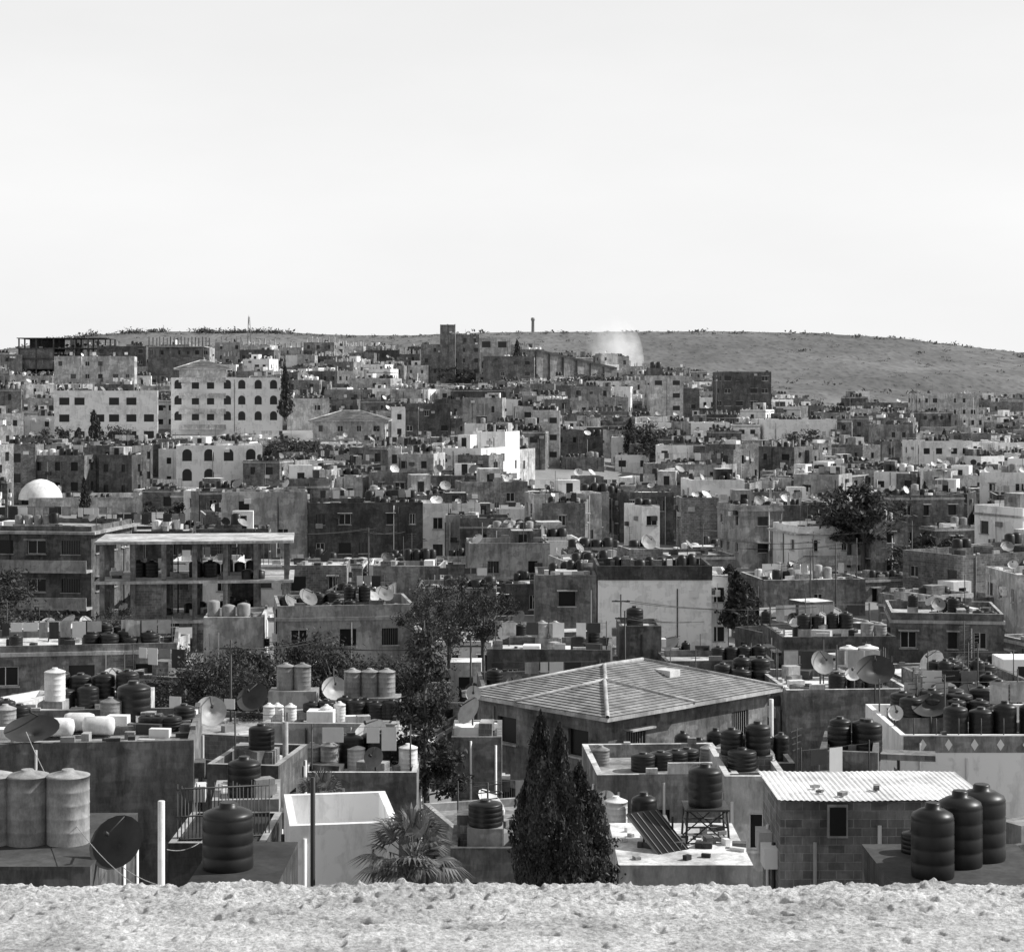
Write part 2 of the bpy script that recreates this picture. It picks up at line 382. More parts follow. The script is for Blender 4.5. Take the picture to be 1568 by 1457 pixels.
z=hb('white_parapet_house',410,612,1264,50,4,9,'w',ph=1.15,winp=.0,vc=1330)
def pipe(name,u,v0,v1,d,r,m): 
    mb=MB(); mb.lathe([(r,0),(r,Z(v0,d)-Z(v1,d)),(r*.8,Z(v0,d)-Z(v1,d)+.01)],14,m,None); mb.obj(name,(X(u,d),d,Z(v1,d)))
pipe('white_vent_pipe',247,1226,1420,40,.075,'tank_white')
pipe('utility_pole',479,1190,1500,47,.06,'metal_dark')
pipe('utility_pole',437,1105,1230,66,.1,'tank_galv')
obj_dish(185,1306,48,44,200,35,'dish_dark',Z(1345,46))
mbf=MB()
for i in range(26):
    x=X(272+i*5.4,54); mbf.tube((x,54+i*.03,Z(1290,54)),(x+U(-.02,.02),54+i*.03,Z(1200+ (i%5)*3,54)),.02,.014,4,'metal_dark')
for vz in(1208,1250,1285): mbf.tube((X(270,54),54,Z(vz,54)),(X(408,54),54.6,Z(vz,54)),.025,.025,4,'metal_dark')
mbf.obj('iron_fence')
hb('concrete_house',262,410,1290,53.5,4,0,'k',ph=.1,winp=0,roof='roof_dark')
hb('block_house',318,455,1172,64,4,-8,'g',ph=.5,clut=2,near=1,det=1,vc=1240)
hb('stair_hut',330,410,1225,57.5,3,6,'l',ph=.1,clut=1,near=1,winp=.2)
# centre lower roofs
zL=hb('concrete_house',898,1130,1186,62,5.5,3,'g',vc=1260,ph=.45,clut=0,winp=.4,roof='roof_dirty')
for i,u in enumerate((985,1012,1035,1052)): obj_tank(u,65+i*.3,zL,.42,.6)
for i,u in enumerate((920,1085,1110)): obj_tank(u,66+i*.3,zL,.3,.5,'g')
hb('concrete_house',1108,1200,1188,61,5,0,'l',vc=1250,ph=.5,winp=.5,roof='roof_dirty',clut=2,near=1)
z2=hb('flat_roof_house',944,1150,1324,51,5,0,'l',ph=.05,winp=0,roof='roof_floor')
mbj=MB()
for q in range(34): mbj.box(X(U(955,1140),53.5),U(51.5,55.5),z2+.055,z2+U(.08,.25),U(.08,.5),U(.1,.3),random.choice(JM),rot=U(0,3))
mbj.obj('roof_debris')
z3=hb('concrete_house',915,1035,1292,57.5,4,0,'l',ph=.05,winp=0,roof='roof_dirty')
obj_tank(986,59,z3+.05,.4,1.2); obj_tank(943,59.5,z3+.05,.36,.85,'w')
obj_dish(929,1226,60,15,190,25,'tank_white',z3)
mbt=MB(); bx,by=X(1080,54),54; zt=Z(1232,54)
for sx in(-.55,.55):
    for sy in(-.55,.55): mbt.tube((sx*1.1,sy*1.1,z2+.02),(sx,sy,zt),.035,.035,5,'metal_dark')
for h in(.05,.5,.95):
    zz=z2+(zt-z2)*h
    for s in(-.57,.57): mbt.tube((-.57,s,zz),(.57,s,zz),.025,.025,4,'metal_dark'); mbt.tube((s,-.57,zz),(s,.57,zz),.025,.025,4,'metal_dark')
for s in(-.57,.57): mbt.tube((-.57,s,z2+.05),(.57,s,zt),.02,.02,4,'metal_dark'); mbt.tube((.57,s,z2+.05),(-.57,s,zt),.02,.02,4,'metal_dark')
mbt.box(0,0,zt-.05,zt,1.25,1.25,'metal_dark'); tank_b(mbt,0,0,zt,.48,1.12,True); mbt.obj('water_tank_tower',(bx,by,0))
mbs=MB(); mbs.M=Matrix.Translation((X(1010,53),53,z2+.35))@Matrix.Rotation(rad(35),4,'Z')@Matrix.Rotation(rad(32),4,'X')
mbs.box(0,0,0,.08,1.1,1.9,'dish_gray','glass_dark')
for i in range(5): mbs.box(-.44+i*.22,0,.084,.1,.02,1.8,'dish_gray')
mbs.M=None
for sx in(-.4,.4): mbs.tube((X(1010,53)+sx,53+.5,z2),(X(1010,53)+sx,53+.5,z2+.8),.03,.03,4,'metal_dark')
mbs.obj('solar_water_heater')
def shed(mb,w,d,zt,zb):
    n=150; a=w/2+.1
    for i in range(n):
        x0=-a+2*a*i/n; x1=-a+2*a*(i+1)/n; h=lambda k:.012*(math.sin(k*1.6)+1)
        def q(x,i,y,zz): return (x,y,zz+h(i)+.012*math.sin(x*1.7))
        mb.add([q(x0,i,-d/2-.3,zt+.12),q(x1,i+1,-d/2-.3,zt+.12),q(x1,i+1,d/2+.3,zt+.06),q(x0,i,d/2+.3,zt+.06)],'corrugated',True)
    for q in range(4): mb.box(U(-w/2,w/2),U(-d/2,d/2),zt+.15,zt+U(.2,.27),U(.15,.3),.15,'block_wall',rot=U(0,3))
    mb.box(w*.1,-d/2-.6,zt-2.25,zt-2.18,3.5,.03,'metal_dark')
z=hb('block_shed',1190,1502,1228,47,3.3,0,'b',ph=.02,winp=0,ext=shed)
mbw=MB(); mbw.box(X(1282,46.97),46.95,Z(1281,47),Z(1230,47),.5,.12,'slab_edge'); mbw.box(X(1282,46.97),46.9,Z(1277,47),Z(1234,47),.4,.1,'glass_dark'); mbw.obj('shed_window')
z=hb('concrete_house',1375,1640,1378,40,5,0,'k',ph=.05,winp=0,roof='roof_dark')
obj_tank(1428,42,z+.05,.47,1.55); obj_tank(1470,43,z+.05,.5,1.6); obj_tank(1503,43.6,z+.05,.54,1.62); obj_tank(1400,44.2,z+.05,.3,.5)
# tiled roof house
K=MB(); w_,d_=10.7,8.1; K.M=TM(5.1,87.2,0,rad(44))
body(K,w_,d_,-20.4,-13.75,'concrete_gray',.0,1,.85,ww=1.2,spc=3.2)
hiproof(K,w_,d_,-13.6,1.25,.5,'roof_tile',21,.035)
K.M=TM(5.1,87.2,0,rad(44))@Matrix.Translation((-w_/2+2.0,-d_/2+2.1,0)); hiproof(K,4.6,4.6,-13.56,.95,.5,'roof_tile',13,.035)
K.M=TM(5.1,87.2,0,rad(44)); K.box(1.2,-1.6,-12.95,-12.6,.7,.9,'tank_white')
K.obj('tile_roof_house'); FOOT.append((5.1,87.2,7.5,11,9)); KEYS.append((720,1190,1215,80))
hb('concrete_house',1030,1215,1168,74,4,0,'g',ph=.3,winp=.4,vc=1220)
for i in range(7): obj_tank(1046+i*25,75.2+.15*i+U(-.2,.2),Z(1168,74)-.3,.36*U(.9,1.1),1.3*U(.8,1.08))
pipe('utility_pole',1181,1070,1180,76,.09,'tank_white')
# right
def diamonds(mb,w,d,zt,zb):
    k=-w/2+.8; mb.box(0,-d/2-.01,zt+.06,zt+.66,w-.2,.012,'concrete_gray')
    while k<w/2-.5:
        c=(k,-d/2-.03,zt+.35); mb.add([(c[0]-.14,c[1],c[2]),(c[0],c[1],c[2]-.22),(c[0]+.14,c[1],c[2]),(c[0],c[1],c[2]+.22)],'frame_white'); k+=.95
    for q in range(9): mb.tube((-w/2+.5+q*w/9,-d/2+.1,zt+.7),(-w/2+.5+q*w/9,-d/2+.1,zt+1.3),.025,.02,4,'metal_dark')
hb('white_house',1370,1680,1125,70,7,0,'w',vc=1190,ph=.7,clut=9,near=1,ext=diamonds,winp=.6,roof='roof_dirty')
z=hb('concrete_house',1184,1392,1056,92,7,4,'g',vc=1130,ph=.4,clut=10,near=1,det=1,blackp=.6,ww=1.0)
obj_dish(1340,1032,90,30,190,50,'dish_dark',z-.1); obj_dish(1256,1016,95,19,160,25,'dish_gray',z)
obj_dish(1370,1092,72,12,180,20,'tank_white',Z(1128,72)); obj_dish(1425,1088,74,28,200,60,'dish_dark',Z(1125,74))
obj_dish(1165,1165,66,22,190,45,'dish_gray',Z(1185,66)-.4); obj_dish(725,1062,82,12,180,15,'tank_white',Z(1090,82)); obj_dish(575,1160,70,16,200,20,'dish_gray',Z(1180,70))
obj_dish(752,1264,58,12,180,20,'tank_white',Z(1285,58))
hb('concrete_house',1255,1375,1152,66,4,-12,'g',vc=1190,ph=.6,clut=3,near=1,roof='roof_dirty')
hb('flat_roof_house',1395,1600,1088,82,6,-6,'l',ph=.5,clut=11,near=1,vc=1110,blackp=.65)
hb('flat_roof_house',1410,1580,1045,100,6,5,'g',ph=.5,clut=9,near=1,blackp=.75)
# left-centre tanks
zq=hb('concrete_house',404,618,1108,84,6,-3,'l',vc=1150,ph=.2,clut=3,near=1,winp=.5,roof='roof_dirty')
mbq=MB(); mbq.box(X(450,88),88,zq,zq+1.1,2.2,1.3,'plaster_light'); mbq.box(X(570,88),88,zq,zq+.8,2.6,1.3,'plaster_light'); mbq.obj('tank_plinth')
for u in(437,463): obj_tank(u,88,zq+1.1,.4,1.05,'g')
for u in(540,566,592): obj_tank(u,88,zq+.8,.4,1.1,'g')
for u in(412,425,500,520,445): obj_tank(u,85.5+U(-.3,.5),zq,.27,U(.6,.8),'w')
for u in(478,500,545,575,600): obj_tank(u,86.6,zq,.42,U(.75,.9),'b')
obj_dish(512,1057,89,20,170,35,'dish_gray',zq)
z=hb('flat_roof_house',462,640,1182,72,5,0,'g',ph=.3,clut=3,near=1,vc=1215,winp=.3,roof='roof_dirty')
for u in(478,505,545,625): obj_tank(u,74+U(-.4,.4),z,.36,U(.6,.95),random.choice('gw'))
for u in(520,568,585): obj_tank(u,75.5,z,.42,1.2,'b')
hb('concrete_house',700,760,1128,76,4,0,'g',vc=1200,ph=.1,clut=2,near=1,roof='roof_dirty')
hb('concrete_house',690,800,1298,57,4,0,'g',ph=.3,clut=5,near=1,roof='roof_dirty')
# mid rows
hb('concrete_house',-60,270,990,112,8,9,'g',vc=1055,ph=.5,clut=12,near=1,det=1,band=True,ww=1.5,blackp=.95,spc=3.)
hb('plaster_house',305,405,945,133,6,4,'l',vc=1005,ph=.6,clut=2)
hb('plaster_house',402,634,928,128,7,9,'l',vc=1005,ph=.9,clut=9,near=1,band=True,winp=.8,ww=1.1,blackp=.8,spc=3.)
def balc(mb,w,d,zt,zb):
    for k in range(1,3):
        z=zt-3.1*k; mb.box(0,-d/2-.7,z-.2,z,w+.2,1.4,'slab_edge'); mb.box(0,-d/2-1.32,z+.002,z+.85,w+.1,.1,'plaster_light')
    mb.box(0,0,zt-.15,zt+.08,w+1,d+1,'slab_edge')
hb('balcony_apartment_house',-80,172,806,160,10,-8,'g',vc=940,ph=.5,clut=8,ext=balc,ww=1.6,hf=3.2,spc=3)
def frame(name,u0,u1,vt,d,dep,rot,levels,hf=3.1,nx=5,ny=3,infill=.3,vc=None,slabm='slab_edge',colm='concrete_gray',zb=None,stub=0):
    r=rad(rot); w=(u1-u0)/F*d/math.cos(r)*.95; cx=X((u0+u1)/2,d+dep/2); cy=d+dep/2; zt=Z(vt,d)
    mb=MB(); mb.M=TM(cx,cy,0,r); g=ground(cx,cy)-.5 if zb is None else zb
    for k in range(levels):
        z=zt-k*hf; mb.box(0,0,z-.22,z,w+.5,dep+.5,slabm)
        zz=max(z-hf+.0,g)
        for i in range(nx):
            for j in range(ny):
                mb.box(-w/2+.3+(w-.6)*i/(nx-1),-dep/2+.3+(dep-.6)*j/(ny-1),zz,z-.221,.38,.38,colm)
        for i in range(nx-1):
            if R()<infill and k>0:
                x0=-w/2+.3+(w-.6)*(i+.5)/(nx-1); mb.box(x0,-dep/2+.35,zz,z-.222,(w-.6)/(nx-1)-.39,.15,'block_wall')
            if R()<.3: 
                x0=-w/2+.3+(w-.6)*(i+.5)/(nx-1); mb.box(x0,dep/2-.3,zz,z-.222,(w-.6)/(nx-1)-.39,.15,'concrete_dark')
        if k: clutter(mb,w,dep,z+.002,5,0,.9)
    if zt-levels*hf>g: mb.box(0,0,g,zt-levels*hf,w,dep,'concrete_gray')
    if stub:
        for i in range(nx):
            for j in range(ny): mb.box(-w/2+.3+(w-.6)*i/(nx-1),-dep/2+.3+(dep-.6)*j/(ny-1),zt,zt+stub,.3,.3,colm)
    mb.obj(name); FOOT.append((cx,cy,max(w,dep)/2+.5,w,dep))
    if vc: KEYS.append((u0,u1,vc,d))
    return zt
frame('unfinished_frame_building',150,455,828,150,8,6,3,3.1,7,3,.4,vc=960,colm='concrete_gray')
z=Z(828,150)-3.1
for u in(212,232,300,322): obj_tank(u,153,z,.55,1.3)
hb('white_house',914,1088,888,150,8,0,'w',vc=990,ph=0.02,winp=0,roof='roof_dirty')
mb=MB(); xw=X(1001,150)*1.007; ww=174/F*150+.1
mb.box(xw,150.0,Z(888,150)+.01,Z(866,150),ww,.2,'concrete_dark'); mb.box(xw,157.8,Z(888,150)+.01,Z(868,150),ww,.2,'concrete_dark')
for sx in(-1,1): mb.box(xw+sx*(ww/2-.1),153.9,Z(888,150)+.01,Z(866,150),.2,7.5,'concrete_dark')
for i in range(8): tank_b(mb,xw-2.6+i*.85+U(-.1,.1),155+U(-1,1),Z(888,150)+.02,U(.4,.5),U(1.25,1.6),False)
for i in range(10): mb.box(xw+U(-4,4),155+U(-2,2),Z(888,150)+.02,Z(888,150)+U(.9,1.5),U(.2,.8),.4,random.choice(JM))
mb.obj('white_house_parapet')
hb('white_house_wing',1086,1108,880,151,7,-3,'w',vc=985,ph=.3,det=1,ww=.8)
hb('concrete_house',820,913,880,150,7,0,'g',vc=955,ph=.6,clut=3,ww=1.3,winp=.8)
hb('stair_tower',948,1012,958,122,4,0,'g',vc=1000,ph=.3,winp=.2); obj_tank(972,124,Z(958,122)-.3,.55,1.3)
hb('concrete_house',640,760,900,165,7,0,'g',vc=940,ph=.5,clut=6)
hb('concrete_house',745,945,995,115,6,-4,'k',vc=1010,ph=.5,clut=7,near=1,blackp=.9)
zq2=hb('flat_roof_house',1012,1185,1012,118,5,3,'g',vc=1025,ph=.4,clut=0)
for u in(1100,1120,1140,1162): obj_tank(u,120.5,zq2,.45,U(.9,1.1))
hb('concrete_house',1148,1326,888,172,8,8,'g',vc=935,ph=.6,clut=12,winp=.1,blackp=.35)
hb('concrete_house',1186,1370,975,122,7,3,'k',vc=1000,ph=.4,clut=13,near=1,blackp=.85)
hb('plaster_house',1364,1556,940,132,8,-8,'g',vc=1005,ph=.6,clut=10,det=1,near=1,winp=.9,band=True,blackp=.9)
hb('concrete_house',1540,1660,880,160,8,5,'l',vc=960,ph=.6,clut=6)
hb('concrete_house',458,648,770,205,9,7,'k',vc=845,ph=.5,clut=9,winp=.65)
hb('white_house',1196,1314,806,205,8,12,'w',vc=865,ph=.8,clut=5,ext=balc)
hb('white_house',860,925,700,330,9,0,'g',vc=740,ph=.5,clut=3)
hb('concrete_house',500,600,905,165,8,-5,'g',vc=930,clut=8)
hb('concrete_house',830,905,770,215,8,-5,'g',clut=8,vc=790); hb('plaster_house',960,1010,775,222,7,14,'w',vc=830,ph=.4,clut=3)
# left hill villas
hb('white_arcade_house',256,402,682,300,12,8,'w',vc=738,ph=.6,clut=5,arch=True,ww=1.5,winp=.9,det=0,spc=3)
hb('white_house',30,236,762,262,12,8,'l',vc=795,ph=.8,clut=6,winp=.5)
md=MB(); md.lathe([(3.0,0),(2.9,.7),(2.5,1.5),(1.8,2.2),(.9,2.65),(.15,2.8)],24,'plaster_white',TM(X(62,266),266,Z(762,262)-.4)); md.obj('white_dome')
hb('white_apartment_block',68,240,598,385,14,10,'w',vc=672,ph=.7,clut=6,winp=.85,ww=2.0,wh=1.5,hf=3.4,det=0,spc=3.2)
def hipx(mb,w,d,zt,zb): 
    M0=mb.M; mb.M=M0@Matrix.Translation((-w*.22,0,0)); mb.box(0,0,zt,zt+2.2,w*.42,d*.6,'plaster_light'); hiproof(mb,w*.46,d*.66,zt+2.4,1.8,.7,'concrete_dark',3,.02); mb.M=M0
    for k in range(4): mb.box(-w*.22,-d/2-.6,zt-.5-3.3*k,zt-.25-3.3*k,w*.42,1.2,'slab_edge'); mb.box(-w*.22,-d/2-1.15,zt-.248-3.3*k,zt+.55-3.3*k,w*.42,.1,'plaster_light')
hb('arcaded_apartment_block',250,432,578,400,14,8,'w',vc=668,ph=.5,clut=1,arch=True,ww=1.5,winp=.95,hf=3.3,ext=hipx,det=0,spc=3)
hb('white_apartment_block',432,505,610,410,12,6,'l',vc=660,clut=3)
hb('white_apartment_block',75,205,545,470,12,8,'l',vc=582,clut=4,ph=.6)
hb('tiled_house',480,590,645,365,10,0,'l',vc=675,ph=.1,ext=lambda mb,w,d,zt,zb:hiproof(mb,w,d,zt+.3,1.8,.8,'concrete_dark',3,.02))
hb('concrete_house',583,690,618,395,10,8,'k',vc=675,clut=4)
frame('unfinished_frame_building',32,175,517,560,14,0,4,3,6,3,.6,vc=570,colm='concrete_dark',slabm='concrete_dark')
hb('concrete_house',150,225,530,545,10,0,'k',clut=2,ph=.2)
frame('unfinished_frame_building',230,320,530,520,12,0,1,3,6,3,.5,vc=560,stub=2.6)
hb('concrete_house',228,322,532,523,9,0,'l',ph=.1)
for a,b_,v_ in((322,372,524),(368,420,528),(416,470,532),(465,520,524),(515,560,530),(555,612,536),(600,650,542),(480,540,545),(340,400,545),(560,620,552),(790,835,535)):
    hb('unfinished_block_house',a,b_,v_,U(545,610),10,U(-10,10),random.choice('gglkl'),ph=.2,clut=2,det=0,ext=lambda mb,w,d,zt,zb:[mb.box(-w/2+.4+i*(w-.8)/5,j,zt,zt+U(1.2,2.2),.35,.35,'plaster_light') for i in range(6) for j in(-3,3)])
hb('ridge_apartment_tower',674,697,497,560,5,0,'g',ph=.3,winp=0)
hb('ridge_apartment_block',645,735,527,562,12,0,'g',vc=590,ph=.4,clut=2,det=0)
hb('ridge_apartment_block',694,734,512,568,10,0,'g',ph=.4,clut=7,blackp=1,det=0)
hb('ridge_apartment_block',728,782,517,570,10,6,'l',vc=575,ph=.4,ww=2.6,wh=1.8,det=0)
hb('ridge_house',740,818,545,545,10,0,'g',vc=580,clut=3)
mb=MB(); d=575; x0,x1=X(820,d),X(948,d)
n=12
for i in range(n):
    a=x0+(x1-x0)*i/n; b_=x0+(x1-x0)*(i+1)/n; za=Z(534+i*2.3,d); zb_=Z(534+(i+1)*2.3,d); y0=d+i*1
    mb.add([(a,y0,-9),(b_,y0+1,-9),(b_,y0+1,zb_-.6),(a,y0,za-.6)],'plaster_light')
    mb.add([(a,y0-.5,za-.6),(b_,y0+.5,zb_-.6),(b_,y0+.5,zb_),(a,y0-.5,za)],'concrete_dark')
    mb.add([(a,y0-.5,za),(b_,y0+.5,zb_),(b_,y0+14,zb_+.3),(a,y0+12,za+.3)],'tank_galv')
    if i%2==0: mb.box(a,y0-.3,-9,za-.61,.5,.5,'concrete_dark')
mb.obj('long_market_shed'); FOOT.append((X(880,d),d+6,14,20,20)); KEYS.append((815,955,578,d))
hb('tower_house',990,1046,575,470,9,5,'l',vc=640,ph=.5,clut=1,ww=1.8,det=0,ext=lambda mb,w,d,zt,zb:(mb.box(-w/2+1.8,0,zt,zt+2.4,3.4,4,'concrete_dark'),tank_b(mb,-w/2+1.4,0,zt+2.4,.7,1.6),tank_b(mb,-w/2+2.9,0,zt+2.4,.7,1.6)))
hb('dark_block_house',1097,1181,569,475,11,6,'k',vc=612,ph=.4,clut=0,ww=1.6)
hb('white_house',1160,1285,642,430,10,8,'w',vc=668,clut=7,winp=.4,det=0); hb('concrete_house',1400,1500,602,520,10,8,'l',vc=625,clut=4,det=0)
hb('white_house',1395,1490,675,370,10,10,'w',vc=705,clut=6,det=0)
# ------------------------------------------------------------------ trees
def leafq(V,Fc,c,s,vert=False):
    a=Vector((U(-1,1),U(-1,1),U(-1,1))).normalized()*s*U(.6,1.2)
    if vert: a=Vector((U(-.4,.4),U(-.4,.4),1)).normalized()*s*U(.7,1.3)
    b=Vector((U(-1,1),U(-1,1),U(-1,1))).normalized()*s*.5
    n=len(V); V.extend([tuple(c-a),tuple(c-b),tuple(c+a),tuple(c+b)]); Fc.append((n,n+1,n+2,n+3))
def flush(mb,V,Fc,m):
    n=len(mb.v); mb.v.extend(V)
    for f in Fc: mb.f.append(tuple(i+n for i in f)); mb.m.append(MI[m]); mb.s.append(False)
def mk_broad(nl,s,seed,open_=0):
    random.seed(seed); mb=MB(); Rr=2.8; V=[];Fc=[]
    mb.tube((0,0,-2),(.1,.05,2.2),.2,.13,7,'bark')
    cl=[]
    for i in range(38 if open_ else 26):
        while 1:
            p=Vector((U(-1,1),U(-1,1),U(-.9,1)))
            if .2<p.length<1: break
        k=1+.45*noise.noise(p*1.7+Vector((seed,0,0)))
        cl.append((Vector((p.x*Rr*.95*k,p.y*Rr*.95*k,3.4+p.z*2.4*k)),U(.25,.6) if open_ else U(.4,1.0)))
    for c,r in cl[:22]:
        m=Vector((.1,.05,2.))+ (c-Vector((.1,.05,2.)))*.5+Vector((0,0,.2)); mb.tube((.1,.05,U(1.3,2.2)),m,.08,.045,5,'bark'); mb.tube(m,c,.045,.015,5,'bark')
    for i in range(nl):
        c,r=random.choice(cl); q=Vector((random.gauss(0,1),random.gauss(0,1),random.gauss(0,.8)))*r*.55
        leafq(V,Fc,c+q,s)
    flush(mb,V,Fc,'leaf_dark'); return mb
def mk_cyp(nl,s,seed):
    random.seed(seed); mb=MB(); V=[];Fc=[]; mb.tube((0,0,-.5),(0,0,6.3),.14,.03,6,'bark')
    for i in range(nl):
        t=R()**1.05; a=U(0,2*math.pi); r=.9*min(1,t/.1+.4)*(1-t**3)**.8*(1-.22*t)
        k=noise.noise(Vector((math.cos(a)*1.9+seed*3,math.sin(a)*1.9,t*5)))+.6*noise.noise(Vector((math.cos(a)*4+seed*3,math.sin(a)*4,t*14)))
        r*=(1+.8*k)*U(.5,1.06)**.7
        leafq(V,Fc,Vector((r*math.cos(a)+.12*math.sin(t*5+seed),r*math.sin(a),.3+t*7+.3*k)),s*U(.7,1.3),R()<.75)
    flush(mb,V,Fc,'leaf_dark'); return mb
def mk_con(nl,s,seed,H=11.,W=2.0):
    random.seed(seed); mb=MB(); V=[];Fc=[]; mb.tube((0,0,-.5),(.15,0,H),.2,.03,7,'bark'); br=[]
    k=2.0
    while k<H-.3:
        t=k/H
        for j in range(random.choice([2,3,4,5])):
            a=U(0,6.28); L=(W*(1-t)**.75*U(.4,1.25))+.25
            p=Vector((.1,0,k)); m=p+Vector((math.cos(a)*L*.6,math.sin(a)*L*.6,.1*L)); e=p+Vector((math.cos(a)*L,math.sin(a)*L,U(-.1,.45)*L))
            mb.tube(p,m,.04,.02,4,'bark'); mb.tube(m,e,.02,.01,4,'bark'); br.append((p,m,e,L))
        k+=U(.25,.55)
    wt=[b[3] for b in br]
    for i in range(nl):
        p,m,e,L=random.choices(br,wt)[0]; t=U(.25,1); q=p.lerp(m,t*2) if t<.5 else m.lerp(e,t*2-1)
        leafq(V,Fc,q+Vector((random.gauss(0,.13),random.gauss(0,.13),random.gauss(-.06,.14))),s)
    flush(mb,V,Fc,'leaf_dark'); return mb
def mk_palm(seed,H=3.,Rr=1.4,nf=34):
    random.seed(seed); mb=MB(); mb.lathe([(.26,-3),(.24,0),(.22,H*.5),(.26,H-.2),(.1,H)],9,'bark',None)
    for i in range(nf):
        a=i*2.4+U(-.2,.2); el=U(-.5,1.35); L=Rr*U(.55,.8)
        d=Vector((math.cos(a)*math.cos(el),math.sin(a)*math.cos(el),math.sin(el))); p0=Vector((0,0,H-.1)); p1=p0+d*L*.75
        mb.tube(p0,p1,.02,.012,4,'leaf_palm')
        side=d.cross(Vector((0,0,1))).normalized(); up=side.cross(d).normalized()
        nb=17
        for k in range(nb):
            t=(k/(nb-1)-.5)*2.9; dr=(d*math.cos(t)+side*math.sin(t)).normalized(); wv=(side*math.cos(t)-d*math.sin(t))*.035
            ll=L*(.85-.12*abs(t)); mid=p1+dr*ll*.6+up*.04; tip=p1+dr*ll+Vector((0,0,-.16*L))
            mb.add([p1,mid-wv,tip,mid+wv],'leaf_palm')
    return mb
st=random.getstate()
lib={}
def inst(key,name,x,y,z,s,sz=None,rz=None):
    o=bpy.data.objects.new(name,lib[key]); sc.collection.objects.link(o)
    o.location=(x,y,z); o.scale=(s,s,sz or s); o.rotation_euler=(0,0,rz if rz is not None else U(0,6.28)); return o
def reg(key,mb):
    o=mb.obj(key); lib[key]=o.data; bpy.data.objects.remove(o)
for i in range(3): reg('bn%d'%i,mk_broad(8000,.12,20+i)); reg('bf%d'%i,mk_broad(1100,.3,30+i))
reg('bo',mk_broad(5200,.1,27,1))
reg('cn0',mk_cyp(12000,.09,41)); reg('cn1',mk_cyp(12000,.09,42)); reg('cf0',mk_cyp(1500,.26,43))
reg('con',mk_con(11000,.12,51)); reg('conf',mk_con(2500,.28,52,9,3.2)); reg('palm',mk_palm(61))
random.setstate(st)
def tree(key,name,u,d,vt,hpx,wbase):
    H=hpx/F*d; base={'b':6.0,'c':7.4,'p':4.0}.get(key[0],7)
    if key.startswith('con'): base=11 if key=='con' else 9
    inst(key,name,X(u,d),d,Z(vt,d)-H,wbase,H/base); FOOT.append((X(u,d),d,.6,1,1))
tree('cn0','cypress_tree',830,50,1093,310,.72); tree('cn1','cypress_tree',857,49,1108,295,.75); tree('cn0','cypress_tree',892,51,1168,240,.8); tree('cn1','cypress_tree',808,51.5,1180,240,.5); tree('cn1','cypress_tree',915,51.5,1215,190,.42)
tree('con','tall_conifer_tree',655,75,950,430,.95)
inst('palm','fan_palm',X(632,47.5),47.5,Z(1310,47.5)-3,1.0); KEYS.append((560,705,1300,48))
inst('palm','fan_palm',X(492,56),56,Z(1222,56)-3*.7,.7)
for u,d,vt,h,w,k in((300,118,985,170,1.15,'bn0'),(365,112,975,190,1.2,'bn1'),(335,106,995,170,1.0,'bn2'),(280,110,1010,130,.9,'bn1'),
  (470,112,985,150,1.,'bn2'),(520,110,975,160,1.1,'bn0'),(590,108,980,150,1.05,'bn1'),(625,106,1005,130,.8,'bn2'),
  (690,132,868,160,1.15,'bo'),(740,134,878,140,.95,'bo'),(652,128,892,140,.9,'bo'),(400,104,1025,100,.8,'bn0'),
  (180,135,920,130,1.0,'bo'),(5,125,870,150,1.1,'bn2'),(1440,206,812,60,1.2,'bf0'),(1405,200,832,50,1.1,'bf1'),(1300,206,742,95,1.3,'bf1'),(1345,208,752,90,1.3,'bf0'),(1322,204,765,85,1.2,'bf2'),
  (440,320,668,50,1.6,'bf0'),(470,325,672,45,1.5,'bf1'),(412,322,674,45,1.4,'bf2'),(985,340,645,50,1.3,'bf0'),(1010,335,675,40,1.5,'bf1'),(965,345,640,60,1.1,'cf0'),
  (910,520,570,40,2.6,'bf0'),(925,525,575,40,2.4,'bf2'),(885,518,575,35,2.2,'bf1'),(580,500,575,30,1.6,'bf1'),(700,560,560,30,2,'bf1'),(1560,180,860,60,1,'bf0'),(1505,300,730,50,1.5,'bf1'),
  (740,300,700,45,1.1,'bf1'),(520,330,680,40,1.2,'bf2'),(1095,262,752,50,1.1,'bf0'),(590,240,770,50,.9,'bf1'),(1230,380,655,35,1.3,'bf2')):
    tree(k,'broadleaf_tree',u,d,vt,h,w)
KEYS+= [(260,420,1080,103),(425,640,1060,104),(640,770,975,124),(1275,1370,822,203),(1103,1158,930,149),(940,1030,700,330),(400,490,695,318)]
for u,d,vt,h,w in((145,372,628,80,1.6),(120,376,655,50,1.6),(437,398,560,80,1.4),(42,440,590,60,1.4),(1115,152,865,90,1.2),(1130,150,875,90,1.3),(1148,153,895,70,1.1),(1288,208,745,80,1.3),(792,560,520,30,1.1)):
    tree('cf0','cypress_tree',u,d,vt,h,w)
tree('conf','pine_tree',1322,205,735,120,1.1); tree('conf','pine_tree',272,225,765,90,.75); tree('conf','pine_tree',1090,205,860,90,.8)
inst('palm','date_palm',X(683,290),290,Z(722,290)-7.5,2.5)
